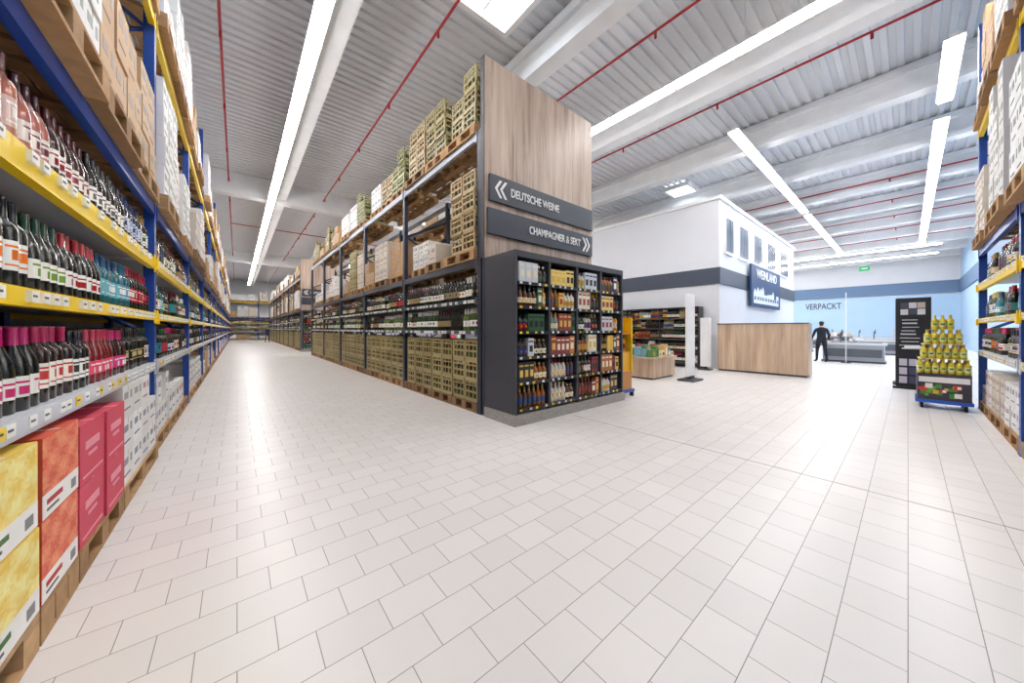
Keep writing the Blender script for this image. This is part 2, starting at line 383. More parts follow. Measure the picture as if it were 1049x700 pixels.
for u,w in ((-.9,1.2),(.4,.55),(1.0,1.6),(2.62,.48),(3.12,.98),(4.13,1.5)): pallet(pa,FL,u,-.04,0,w,.98)
load(ca,FL,-.88,.02,PT,1.16,.9,.75,STY[0],2); 
for l in range(3):
    for i in range(4):
        if l==2 and i==3: continue
        carton(ca,FL,4.14+i*.36,-.03,PT+l*.28,.36,.5,.28,STY[[0,6,2][l]] if i<2 else STY[[6,0,1][l]])
ca.build('cardboard_boxes',M_carton); pa.build('wooden_pallets',M_pallet)

FRt=Fr((0,-0.85),(1,0),(0,-1))
st,bo,ca,pa=std_rack(FRt,[3.55,7.13,10.72],nearfar=lambda a:4 if a>7 else 8)
st.build('pallet_rack',M_steel); bo.build('wine_bottles',M_bottle,True); ca.build('cardboard_boxes',M_carton); pa.build('wooden_pallets',M_pallet)

def gondola(y0,y1,n,near=True,seed=0,X0=3.26,depth=1.3):
    F=Fr((X0,0),(0,1),(1,0)); posts=[y0+(y1-y0)*i/n for i in range(n+1)]
    st,bo,ca,pa,cr=MB(),MB(),MB(),MB(),MB()
    frames(st,F,posts,5.0 if near else 5.6,depth,DK)
    D2=C(74,78,90)
    beam(st,F,posts,1.47,.07,D2,depth,True,1); beam(st,F,posts,2.03,.06,D2,depth,True,1)
    beam(st,F,posts,2.74,.12,D2,depth,False); beam(st,F,posts,4.97,.12,C(160,166,180),depth,False)
    for bi,(a,b) in enumerate(zip(posts[:-1],posts[1:])):
        close=near and bi<2; tm=LO if near and bi<3 else VLO; rows=3 if close else 2
        u=a+.07
        while u<b-.45:
            w=min(.88,b-.05-u); pallet(pa,F,u,.0,0,w,.95); 
            for k in range(int(w/.43)):
                for l in range(3):
                    crate(cr,F,u+.22+k*.436,.02,PT+l*.37,.37)
                    ca.box(F,u+.02+k*.436,u+.4+k*.436,.42,.9,PT+l*.37,PT+l*.37+.35,C(120,110,70))
            u+=w+.02
        fill(bo,F,a+.07,b-.07,.09,1.47,rows,tm,['white','dark','white'] if bi%2==0 else ['dark','white'],smin=1.0,smax=1.1)
        fill(bo,F,a+.07,b-.07,.09,2.03,rows,tm,['dark','mix','dark'],smin=1.0,smax=1.15)
        for z,h in ((1.47,.36),(2.03,.44)):
            ca.box(F,a+.08,b-.08,.55,.95,z,z+h,C(90,80,66)); 
            u=a+.08
            while u<b-.45:
                carton(ca,F,u,.48,z,.4,.06,h*R.uniform(.6,.9),(C(110,90,70),C(60,50,40)),False); u+=.41
        for z,hm in ((2.74,1.45),(4.97,1.05)):
            u=a+.08; first=True
            while u<b-.7:
                w=min(R.choice([.88,.88,1.1]),b-.06-u); off=R.uniform(-.06,.06)
                pallet(pa,F,u,off,z,w,1.0)
                cratey=(near and bi==0 and (u<a+.9 or z>4)) or (near and bi==1 and z>4 and u<a+1.5) or (bi>1 and R.random()<.12)
                if cratey:
                    nl=int(hm/.35); bs=R.choice([C(180,166,112),C(160,146,96),C(184,160,116),C(150,150,100)])
                    for k in range(int(w/.43)):
                        for l in range(nl-(1 if R.random()<.4 and z>4 else 0)): 
                            crate(cr,F,u+.22+k*.436,off+.02+R.uniform(0,.03),z+PT+l*.36,.36,bs); crate(cr,F,u+.22+k*.436,off+.45,z+PT+l*.36,.36,bs)
                else: load(ca,F,u+.01,off+.02,z+PT,w-.02,.9,R.uniform(.5,hm),None,2 if close else 1,near)
                u+=w+.04
    F2=Fr((X0+3.0,0),(0,1),(-1,0))
    frames(st,F2,posts,5.0,depth,DK)
    for z in (1.47,2.74,4.97): beam(st,F2,posts,z,.12,D2,depth,z<2)
    for a,b in zip(posts[:-1],posts[1:]):
        for z,hm in ((0,1.2),(1.47,.9),(2.74,1.6),(4.97,.9)):
            for k in range(3):
                w=(b-a-.2)/3; u=a+.1+k*w
                if z!=1.47: pallet(pa,F2,u,0,z,w-.04,1.0)
                load(ca,F2,u,.02,z+(PT if z!=1.47 else .0),w-.05,.9,R.uniform(.4,hm),None,1,False)
    st.build('pallet_rack',M_steel); bo.build('wine_bottles',M_bottle,True); ca.build('cardboard_boxes',M_carton); pa.build('wooden_pallets',M_pallet); cr.build('wine_crates',M_crate)
gondola(4.82,21.82,5)
gondola(26.2,54.2,8,near=False)

for (x0,x1,y) in ((-1.2,12.8,58.2),(7.5,18.3,30.0)):
    F=Fr((0,y),(1,0),(0,1)); n=int((x1-x0)/3.5)
    st,bo,ca,pa=std_rack(F,[x0+(x1-x0)*i/n for i in range(n+1)],H=5.3,nearfar=lambda a:30)
    st.build('pallet_rack',M_steel); bo.build('wine_bottles',M_bottle,True); ca.build('cardboard_boxes',M_carton); pa.build('wooden_pallets',M_pallet)

# ------------------------------------------------------------ end cap
def chevrons(x,y,z,s,dirn,parent):
    for k in range(2):
        for sg in (1,-1):
            me=bpy.data.meshes.new('chevron'); t=.045*s
            a=.16*s; pts=[(0,0),(dirn*a*.7,sg*a),(dirn*(a*.7+t*1.3),sg*a),(dirn*t*1.3,0)]
            vs=[(p[0],-.006,p[1]) for p in pts]+[(p[0],.0,p[1]) for p in pts]
            me.from_pydata(vs,[],[(0,1,2,3),(4,5,6,7),(0,1,5,4),(1,2,6,5),(2,3,7,6),(3,0,4,7)]); me.materials.append(M_letter)
            o=bpy.data.objects.new('chevron',me); o.location=(x+k*.12*s*dirn,y,z); bpy.context.collection.objects.link(o); o.parent=parent; o.matrix_parent_inverse=Matrix.Translation(-Vector(parent.location))
def endpanel(y,full=True):
    e=empty('aisle_end_panel',(4.76,y,0))
    boxobj('oak_panel',3.27,6.26,y,y+.06,2.73,6.22,M_oak,e)
    boxobj('panel_edge',3.255,3.268,y,y+.10,2.73,6.22,M_dark,e)
    boxobj('lower_backing',3.27,6.26,y+.01,y+.06,0.0,2.73,M_dark,e)
    boxobj('sign_board_upper',3.34,6.22,y-.06,y-.005,3.72,4.19,M_sign,e,.012)
    boxobj('sign_board_lower',3.30,6.22,y-.06,y-.005,3.14,3.60,M_sign,e,.012)
    text('lettering_upper','DEUTSCHE WEINE',(3.80,y-.066,3.95),(math.pi/2,0,0),.21,M_letter,e,'LEFT',sx=.74)
    text('lettering_lower','CHAMPAGNER & SEKT',(5.78,y-.066,3.37),(math.pi/2,0,0),.21,M_letter,e,'RIGHT',sx=.72)
    chevrons(3.44,y-.062,3.955,.95,1,e); chevrons(6.12,y-.062,3.37,.95,-1,e)
endpanel(4.66); endpanel(26.0)
def endcap(y0,temps,rows=3):
    e=empty('display_shelf',(4.76,y0+.39,0)); x0,x1=3.26,6.24; y1=y0+.80
    boxobj('plinth',x0-.02,x1+.02,y0-.02,y1-.01,0,.17,M_plinth,e)
    boxobj('side_left',x0,x0+.05,y0,y1,.17,2.72,M_dark,e,.004); boxobj('side_right',x1-.05,x1,y0,y1,.17,2.72,M_dark,e,.004)
    boxobj('top',x0+.05,x1-.05,y0,y1,2.62,2.72,M_dark,e,.004); boxobj('back',x0+.05,x1-.05,y1-.3,y1-.02,.17,2.62,M_dark,e)
    cw=(x1-x0-.1)/4
    for i in range(1,4): boxobj('divider',x0+.05+cw*i-.022,x0+.05+cw*i+.022,y0+.005,y1-.3,.17,2.62,M_dark,e)
    F=Fr((0,y0),(1,0),(0,1)); zs=[.25,.66,1.06,1.46,1.86,2.24]
    bo,gd,stl=MB(),MB(),MB()
    for i,z in enumerate(zs):
        for c in range(4):
            a=x0+.05+cw*c+.025; b=a+cw-.05
            stl.box(F,a,b,.01,.49,z-.03,z,C(70,72,78)); stl.box(F,a,b,-.004,.012,z-.045,z+.004,C(30,32,38))
            u=a+.02
            while u<b-.08:
                stl.box(F,u,u+.05,-.008,-.003,z-.036,z-.001,R.choice([C(236,236,230),C(236,236,230),YEL])); u+=R.uniform(.12,.22)
            u=a+.03
            while u<b-.09:
                t=R.random(); n=R.randint(1,3)
                if t<.42:
                    w=R.uniform(.10,.14); h=R.uniform(.26,.34); c1=R.choice([C(232,186,66),C(130,30,36),C(40,44,80),C(40,38,40),C(238,230,210),C(54,96,66),C(186,114,60),C(240,212,120),C(150,60,60),C(210,216,224)]); c2=R.choice([C(240,230,200),C(226,186,82),C(30,30,30),C(160,44,44)])
                    for k in range(n):
                        if u+w>b: break
                        for r in range(2):
                            gd.box(F,u,u+w-.006,.03+r*.16,.03+r*.16+w,z,z+h,c1)
                        gd.box(F,u+w*.2,u+w*.75,.026,.031,z+h*.25,z+h*.6,c2); gd.box(F,u+w*.1,u+w*.85,.026,.031,z+h*.78,z+h*.86,c2); u+=w
                else:
                    T_=R.choice(temps); pal=palette('liq'); s=R.uniform(1.0,1.14)
                    for k in range(n+1):
                        if u+.085>b: break
                        for r in range(rows): bo.add(F,T_,u+.045,.07+r*.11,z,pal,1.15,s)
                        u+=.1
    stl.build('boards',M_steel,False,e)
    bo.build('spirit_bottles',M_bottle,True); gd.build('gift_boxes',M_goods)
endcap(3.84,[bord(12),burg(12),squat(12)])
endcap(25.18,VLO,1)

e=empty('promotional_stand',(6.62,4.15,0))
mb=MB()
mb.box(W,6.36,6.84,3.92,4.5,.10,.16,C(30,70,170))
for x in (6.40,6.80):
    for y in (3.97,4.44): mb.box(W,x-.02,x+.02,y-.04,y+.04,0,.10,C(30,30,34))
mb.box(W,6.38,6.82,3.98,4.48,.16,.55,C(190,130,60))
mb.box(W,6.40,6.80,4.0,4.46,.55,1.0,C(236,180,30))
mb.box(W,6.38,6.42,3.96,4.48,.55,1.75,C(245,196,24)); mb.box(W,6.78,6.82,3.96,4.48,.55,1.75,C(245,196,24))
mb.box(W,6.40,6.80,4.44,4.48,1.0,1.95,C(245,196,24))
for z in (1.0,1.40): mb.box(W,6.42,6.78,3.98,4.46,z-.02,z,C(200,140,60))
mb.build('stand_body',M_goods,False,e)
b2=MB(); F=Fr((0,3.98),(1,0),(0,1))
fill(b2,F,6.42,6.78,.07,1.0,2,LO,'liq',k=1.2)
b2.build('stand_bottles',M_bottle,True,e)

# ------------------------------------------------------------ room
X0,X1,Y0,Y1,H=-2.0,46.0,-2.8,60.0,8.4
TW,TH=.30,.235
OX,OY=22.0,28.6
def floor_mat():
    m,nt,b=base_mat('floor_tiles')
    tc=nt.nodes.new('ShaderNodeTexCoord'); br=nt.nodes.new('ShaderNodeTexBrick')
    mp=nt.nodes.new('ShaderNodeMapping'); mp.inputs['Location'].default_value=(OX,OY,0)
    br.inputs['Scale'].default_value=1.0; br.inputs['Brick Width'].default_value=TW; br.inputs['Row Height'].default_value=TH
    br.inputs['Mortar Size'].default_value=.0024; br.inputs['Mortar Smooth'].default_value=.3; br.offset=.5
    br.inputs['Color1'].default_value=(*C(227,222,219),1); br.inputs['Color2'].default_value=(*C(221,216,213),1); br.inputs['Mortar'].default_value=(*C(144,138,136),1)
    nt.links.new(tc.outputs['Object'],mp.inputs['Vector']); nt.links.new(mp.outputs['Vector'],br.inputs['Vector'])
    n=nt.nodes.new('ShaderNodeTexNoise'); n.inputs['Scale'].default_value=.7; n.inputs['Detail'].default_value=5
    nt.links.new(tc.outputs['Object'],n.inputs['Vector'])
    mr=nt.nodes.new('ShaderNodeMapRange'); mr.inputs['To Min'].default_value=.96; mr.inputs['To Max'].default_value=1.04; nt.links.new(n.outputs['Fac'],mr.inputs['Value'])
    mx=nt.nodes.new('ShaderNodeVectorMath'); mx.operation='SCALE'; nt.links.new(br.outputs['Color'],mx.inputs[0]); nt.links.new(mr.outputs['Result'],mx.inputs['Scale'])
    nt.links.new(mx.outputs['Vector'],b.inputs['Base Color'])
    b.inputs['Roughness'].default_value=.33; b.inputs['Specular IOR Level'].default_value=.4
    bp=nt.nodes.new('ShaderNodeBump'); bp.inputs['Strength'].default_value=.2; bp.inputs['Distance'].default_value=.003; bp.invert=True
    nt.links.new(br.outputs['Fac'],bp.inputs['Height']); nt.links.new(bp.outputs['Normal'],b.inputs['Normal'])
    return m
fl=boxobj('floor',X0,X1,Y0,Y1,-.2,0,floor_mat()); 
M_joint=mat('expansion_joint',C(124,118,118),.8)
mb=MB()
mb.box(W,4.476,4.484,-2.7,3.7,.0002,.0012,(.1,.1,.1))
o=mb.build('trim_1',M_joint)
M_wl=mat('wall_plaster',C(222,224,228),.8,noise=.02,nscale=1); M_wb=mat('wall_light_blue',C(174,203,230),.7,noise=.02,nscale=1); M_band=mat('wall_band_blue',C(96,122,154),.6,noise=.02)
boxobj('wall_left',X0-.2,X0,Y0,Y1,0,H+.4,M_wl); boxobj('wall_far',X0,X1,Y1,Y1+.2,0,H+.4,M_wl)
boxobj('wall_back',X0,X1,Y0-.2,Y0,0,H+.4,M_wb); boxobj('wall_right',X1,X1+.2,Y0,Y1,0,H+.4,M_wl)
boxobj('trim_3',X1-.06,X1,Y0,Y1,0.12,4.45,M_wb); boxobj('trim_4',X1-.14,X1,Y0,Y1,4.55,5.6,M_band)
boxobj('trim_5',22,X1-.2,Y0,Y0+.08,4.55,5.6,M_band)
boxobj('baseboard_right',X1-.08,X1,Y0,Y1,0,.12,M_dark)
text('wall_lettering','VERPACKT',(X1-.07,6.9,3.75),(math.pi/2,0,-math.pi/2),.85,M_sign,None,'LEFT',sx=.65)
vs=[];fs=[]; y=Y0; prof=[]
p=.26
while y<Y1:
    prof+= [(y,H),(y+.11,H),(y+.13,H+.06),(y+.24,H+.06)]; y+=p
prof.append((y,H))
for (yy,z) in prof: vs+= [(X0,yy,z),(X1,yy,z)]
for i in range(len(prof)-1): fs.append((2*i,2*i+1,2*i+3,2*i+2))
me=bpy.data.meshes.new('ceiling'); me.from_pydata(vs,[],fs); me.materials.append(M_deck); o=bpy.data.objects.new('ceiling',me); bpy.context.collection.objects.link(o)
mb=MB(); x=1.6; c=(1,1,1)
while x<X1:
    mb.box(W,x-.2,x+.2,Y0,Y1,7.6,7.78,c); mb.box(W,x-.09,x+.09,Y0,Y1,7.78,8.2,c); mb.box(W,x-.2,x+.2,Y0,Y1,8.2,8.39,c); x+=4.0
for y in (19.2,38.4): mb.box(W,X0,X1,y-.25,y+.25,7.45,8.388,c)
mb.build('ceiling_beams',M_beam)
cu=bpy.data.curves.new('sprinkler_pipes','CURVE'); cu.dimensions='3D'; cu.bevel_depth=.028; cu.bevel_resolution=3; cu.materials.append(M_red)
x=-.28
pts=[]
while x<X1-1:
    pts.append(((x,Y0+.2,7.95),(x,Y1-.2,7.95))); 
    y=0.5
    while y<40: pts.append(((x,y,7.95),(x,y,7.80))); y+=3.0
    x+=3.62
pts.append(((-.28,26,7.85),(44,26,7.85)))
for a,b in pts:
    sp=cu.splines.new('POLY'); sp.points.add(1); sp.points[0].co=(*a,1); sp.points[1].co=(*b,1)
o=bpy.data.objects.new('sprinkler_pipes',cu); bpy.context.collection.objects.link(o)
def skylight(x0,x1,y0,y1):
    e=empty('skylight',((x0+x1)/2,(y0+y1)/2,8.3))
    boxobj('dome',x0,x1,y0,y1,8.30,8.33,M_sky,e)
    for (a,b,c_,d) in ((x0-.12,x0,y0-.12,y1+.12),(x1,x1+.12,y0-.12,y1+.12),(x0,x1,y0-.12,y0),(x0,x1,y1,y1+.12)):
        boxobj('frame',a,b,c_,d,8.2,8.38,M_white,e)
    boxobj('mullion',(x0+x1)/2-.02,(x0+x1)/2+.02,y0,y1,8.28,8.30,M_white,e)
skylight(3.4,4.65,4.35,5.85); skylight(16.15,17.15,6.6,7.6); skylight(22.5,24.5,12,14)
def striplight(x,y,L,axis,name='strip_light',z=7.3,seg=2.9):
    e=empty(name,(x+(L/2 if axis==0 else 0),y+(L/2 if axis==1 else 0),z))
    ml,mh=MB(),MB()
    F=Fr((x,y),(1,0),(0,1)) if axis==0 else Fr((x,y),(0,1),(1,0))
    s=0
    mh.box(F,0,L,-.05,.05,z+.06,z+.12,(1,1,1))
    while s<L-.2:
        q=min(seg,L-s); mh.box(F,s,s+q,-.14,.14,z+.03,z+.06,(1,1,1))
        ml.box(F,s+.03,s+q-.03,-.12,.12,z-.01,z+.03,(1,1,1)); 
        px=x+s+q/2 if axis==0 else x; py=y if axis==0 else y+s+q/2
        top=8.395
        if abs((px-1.6+2)%4-2)<.25: top=7.6
        for yb in (19.2,38.4):
            if abs(py-yb)<.3: top=7.45
        mh.box(F,s+q/2-.006,s+q/2+.006,-.006,.006,z+.12,top,(1,1,1)); s+=seg
    for m_,mt,nm in ((ml,M_lamp,'diffuser'),(mh,M_housing,'housing')): m_.build(nm,mt,False,e)
striplight(1.2,-2.2,58,1); striplight(8.05,-2.2,58,1)
striplight(11.2,3.3,10.6,0); striplight(22.4,3.3,14,0)
striplight(11.0,-.6,3.0,0); striplight(15,-.6,21,0)
striplight(30.5,7,20,1); striplight(36.8,-1.5,28,1); striplight(41.0,-1.5,28,1); striplight(16,14,30,1); striplight(23,14,30,1)  # last two strips are added out of view to brighten the dark back area

# ------------------------------------------------------------ office building block
e=empty('office_block',(20.2,8.3,0))
M_off=mat('office_render',C(220,222,228),.7,noise=.02,nscale=1)
boxobj('volume',13.9,26.5,4.54,12,0,6.45,M_off,e); boxobj('parapet',13.82,26.58,4.46,12.08,6.38,6.5,M_white,e)
M_bd=mat('facade_band',C(66,74,90),.5,noise=.02)
boxobj('facade_band',13.85,26.55,4.49,12.05,3.2,3.82,M_bd,e)
M_glass=mat('window_glass',C(90,104,122),.12,noise=.15,nscale=1)
for i,(a,b) in enumerate(((14.4,15.3),(16.0,17.2),(18.0,19.3),(20.3,21.8),(22.9,24.6))):
    boxobj('window_frame',a,b,4.47,4.54,4.4,5.85,M_white,e); boxobj('window_pane',a+.08,(a+b)/2-.03,4.45,4.48,4.5,5.77,M_glass,e); boxobj('window_pane',(a+b)/2+.03,b-.08,4.45,4.48,4.5,5.77,M_glass,e)
M_sb=mat('sign_navy',C(36,66,110),.5,noise=.03)
boxobj('sign_panel',17.2,22.2,4.36,4.44,2.5,4.35,M_sb,e)
text('sign_text','WEINLAND',(19.7,4.35,3.98),(math.pi/2,0,0),.58,M_letter,e,'CENTER',sx=1.15)
mb=MB(); r=random.Random(3); x=17.5
while x<21.6:
    w=r.uniform(.3,.6); h=r.uniform(.3,.6); mb.box(W,x,x+w,4.345,4.36,2.65,2.65+h,C(230,234,240)); 
    P=[(x,4.345,2.65+h),(x+w,4.345,2.65+h),(x+w,4.36,2.65+h),(x,4.36,2.65+h),(x+w/2-.01,4.345,2.65+h+w*.5),(x+w/2+.01,4.345,2.65+h+w*.5),(x+w/2+.01,4.36,2.65+h+w*.5),(x+w/2-.01,4.36,2.65+h+w*.5)]
    if r.random()<.6: mb.raw(W,np.array(P),BT,np.array([C(230,234,240)]*6))
    mb.box(W,x+w*.25,x+w*.42,4.335,4.345,2.8,2.95,C(36,66,110)); mb.box(W,x+w*.6,x+w*.76,4.335,4.345,2.8,2.95,C(36,66,110)); x+=w+.03
mb.build('skyline',M_goods,False,e)
def wallshelf(name,F,u0,u1,H_,levels,kind,lit=False):
    mb,b=MB(),MB()
    mb.box(F,u0,u1,.42,.46,0,H_,C(60,60,66)); mb.box(F,u0-.04,u0,-.0,.46,0,H_,C(40,42,48)); mb.box(F,u1,u1+.04,0,.46,0,H_,C(40,42,48)); mb.box(F,u0,u1,0,.46,H_-.05,H_,C(40,42,48))
    for z in levels:
        mb.box(F,u0,u1,0,.42,z-.03,z,C(60,62,70)); mb.box(F,u0,u1,-.006,0,z-.04,z,C(90,80,76)); fill(b,F,u0,u1,.08,z,2,LO,kind,k=1.15)
    n=int((u1-u0)/1.2)
    for i in range(1,n): 
        uu=u0+(u1-u0)*i/n; mb.box(F,uu-.02,uu+.02,0,.42,0,H_,C(40,42,48))
    mb.build(name,M_steel); b.build('wine_bottles',M_bottle,True)
wallshelf('wine_shelf',Fr((13.38,0),(0,1),(1,0)),5.1,9.5,2.35,[.2,.65,1.1,1.52,1.92],['dark','liq','mix'])
e=empty('wooden_counter',(13.45,3.2,0))
boxobj('panel_front',13.38,13.46,1.95,4.42,.06,1.66,M_oakh,e); boxobj('kick',13.40,13.9,1.98,4.40,0,.06,M_dark,e)
boxobj('panel_side',13.46,14.0,1.95,2.03,.06,1.66,M_oakh,e); boxobj('top',13.46,14.0,2.03,4.42,1.0,1.05,M_oakh,e)
boxobj('cap_rail',13.36,13.48,1.93,4.44,1.66,1.69,M_dark,e)
e=empty('banner_stand',(10.05,4.05,0))
boxobj('banner',9.85,10.37,4.02,4.08,.12,2.5,M_white,e,.01); boxobj('foot',9.78,10.44,3.82,4.28,0,.05,M_dark,e,.01); boxobj('foot_block',9.98,10.24,3.98,4.12,.05,.14,M_dark,e)
e=empty('banner_stand',(13.2,4.75,0))
boxobj('banner',13.1,13.3,4.60,4.9,.12,1.9,M_white,e,.01); boxobj('foot',13.0,13.36,4.55,4.95,0,.05,M_dark,e,.01); boxobj('foot_block',13.15,13.25,4.7,4.8,.05,.13,M_dark,e)
def promotable(x0,x1,y0,y1):
    e=empty('promotion_table',((x0+x1)/2,(y0+y1)/2,0))
    boxobj('table_body',x0,x1,y0,y1,.05,.60,M_oakh,e,.005); boxobj('table_top',x0-.05,x1+.05,y0-.05,y1+.05,.60,.66,M_oakh,e,.005); boxobj('table_kick',x0+.05,x1-.05,y0+.05,y1-.05,0,.05,M_dark,e)
    mb=MB(); x=x0
    while x<x1-.16:
        y=y0
        while y<y1-.16:
            h=R.uniform(.12,.38); mb.box(W,x,x+.16,y,y+.17,.66,.66+h,R.choice([C(240,240,238),C(90,140,80),C(220,180,120),C(180,60,60),C(120,170,190),C(236,220,180)])); mb.box(W,x+.03,x+.12,y-.003,y,.70,.66+h*.7,R.choice([C(40,80,60),C(240,230,200),C(190,150,60)])); y+=.22
        x+=.19
    mb.build('packaged_goods',M_goods)
promotable(9.3,10.7,4.75,5.8); promotable(10.4,11.6,6.6,7.6)
wallshelf('wine_shelf',Fr((0,9.2),(1,0),(0,1)),9.6,12.8,1.9,[.2,.6,1.0,1.4],'mix')

# ------------------------------------------------------------ poster totems
def totem(x,y0,y1,H_,sd):
    e=empty('poster_totem',(x+.15,(y0+y1)/2,0)); mb=MB(); FU=Fr((x,y1),(0,-1),(1,0)); w=y1-y0
    mb.box(FU,-.05,w+.05,-.08,.42,.0,.05,C(20,20,22)); mb.box(FU,0,w,.0,.30,.05,H_,C(30,30,36))
    r=random.Random(sd)
    for i in range(3):
        for j in range(2):
            mb.box(FU,w*(.14+i*.24),w*(.36+i*.24),-.008,.0,H_-.42+j*.16,H_-.28+j*.16,r.choice([C(216,214,220),C(120,110,120),C(70,72,90),C(190,176,164),C(210,206,214)]))
    for i in range(8):
        z=H_-.56-i*.09; a=r.uniform(.1,.2); mb.box(FU,w*a,w*(a+r.uniform(.4,.62)),-.008,.0,z,z+r.choice([.02,.035]),C(196,198,206))
    mb.box(FU,w*.18,w*.8,-.10,.0,1.0,1.03,C(210,210,214)); mb.box(FU,w*.25,w*.72,-.09,-.01,1.03,1.08,C(240,240,240))
    for i in range(3):
        for j in range(3): mb.box(FU,w*(.1+i*.28),w*(.33+i*.28),-.008,.0,.14+j*.22,.31+j*.22,r.choice([C(120,60,64),C(190,186,200),C(70,68,96),C(60,56,70),C(210,206,212)]))
    mb.build('totem_body',M_goods,False,e)
totem(12.86,-.36,.20,2.27,5); totem(13.8,-.28,.22,2.3,8)
FP=Fr((10.0,-.42),(0,-1),(1,0))
mb,b=MB(),MB()
w=.66
mb.box(FP,-w/2,w/2,0,.70,.11,.17,C(34,90,200))
for u in (-w/2+.08,w/2-.08):
    for v in (.08,.62): mb.bar(FP,(u-.02,v,.055),(u+.02,v,.055),.09,C(24,24,28)); mb.box(FP,u-.015,u+.015,v-.02,v+.02,.05,.11,C(120,120,124))
mb.box(FP,-w/2+.02,w/2-.02,.02,.68,.17,.66,C(60,58,72))
r=random.Random(9)
for i in range(26):
    u=r.uniform(-.30,.22); z=r.uniform(.19,.40); s=r.uniform(.04,.09); mb.box(FP,u,u+s,.012+i*.0003,.022,z,z+s,r.choice([C(70,140,60),C(200,60,50),C(230,180,60),C(240,240,236),C(110,170,70)]))
mb.box(FP,-.29,.29,.008,.02,.50,.60,C(236,236,240))
z=.66
for lv,(n,m_) in enumerate(((7,7),(6,6),(5,5),(3,3))):
    ww=n*.09
    for i in range(n):
        for j in range(m_):
            ob=[C(206,188,56),C(228,214,100) if (i+lv)%2 else C(236,232,170),C(60,130,50),C(196,170,50)]
            b.add(FP,HI[0],-ww/2+.045+i*.09,.35-m_*.045+.045+j*.09,z,ob,1.12,.90)
    z+=.276
    if lv<3:
        n2=(6,5,3)[lv]; mb.box(FP,-n2*.045-.03,n2*.045+.03,.35-n2*.045-.03,.35+n2*.045+.03,z-.006,z,C(220,214,150))
e=empty('bottle_display',(10.35,-.43,0))
mb.build('dolly_and_base',M_goods,False,e); b.build('oil_bottles',M_bottle,True,e)

# ------------------------------------------------------------ checkouts
def checkout(x,y,L=1.9):
    e=empty('checkout_counter',(x,y+L/2,0)); mb=MB()
    g=C(166,170,176); dk=C(60,62,68)
    mb.box(W,x,x+.9,y,y+L,.0,.08,dk); mb.box(W,x+.04,x+.86,y+.04,y+L-.04,.08,.78,g); mb.box(W,x-.03,x+.93,y-.03,y+L+.03,.78,.88,C(215,216,220)); mb.box(W,x+.12,x+.62,y+.1,y+L-.3,.88,.895,dk)
    mb.box(W,x-.02,x-.0,y+.1,y+L-.1,.25,.6,C(90,94,102))
    mb.box(W,x+.68,x+.72,y+L*.7,y+L*.7+.04,.88,1.35,dk); mb.box(W,x+.55,x+.85,y+L*.7-.05,y+L*.7-.02,1.2,1.45,dk)
    mb.build('counter_body',M_steel,False,e)
checkout(21,.6,2.0); checkout(28.5,-.4,2.4); checkout(28.5,4.0,2.4); checkout(35,.5,2.6); checkout(35,4.5,2.6); checkout(40,2.5,2.6)
e=empty('floor_pole',(20.6,1.75,0)); boxobj('pole',20.58,20.62,1.73,1.77,.03,3.1,M_housing,e); boxobj('pole_foot',20.45,20.75,1.6,1.9,0,.03,M_dark,e)
def goodsrack(x,y0,y1,H_=1.5):
    mb=MB(); mb.box(W,x,x+.4,y0,y1,0,.1,DK); mb.box(W,x+.36,x+.4,y0,y1,.1,H_,C(200,200,204))
    for z in [.1+.3*i for i in range(int(H_/.3))]:
        mb.box(W,x,x+.4,y0,y1,z-.02,z,C(190,190,196)); y=y0+.02
        while y<y1-.15:
            w=R.uniform(.08,.2); mb.box(W,x+.05,x+.3,y,y+w-.01,z,z+R.uniform(.12,.24),R.choice([C(120,90,90),C(200,190,170),C(150,160,176),C(240,240,240),C(60,62,70),C(210,212,216),C(90,94,104)])); y+=w
    mb.build('snack_shelf',M_goods)
goodsrack(31.5,-1.9,-.6,1.3); goodsrack(31.5,2.4,3.6,1.3); goodsrack(41.5,-1.5,.8,1.5); goodsrack(41.5,6,8,1.5)
e=empty('exit_sign',(29,1.7,5.1)); M_gr=emis('exit_green',C(20,150,80),.5)
boxobj('plate',28.98,29.03,1.45,1.9,5.0,5.25,M_gr,e); boxobj('hanger',28.99,29.02,1.66,1.69,5.25,8.39,M_housing,e); boxobj('arrow',28.965,28.98,1.55,1.8,5.10,5.15,M_letter,e)

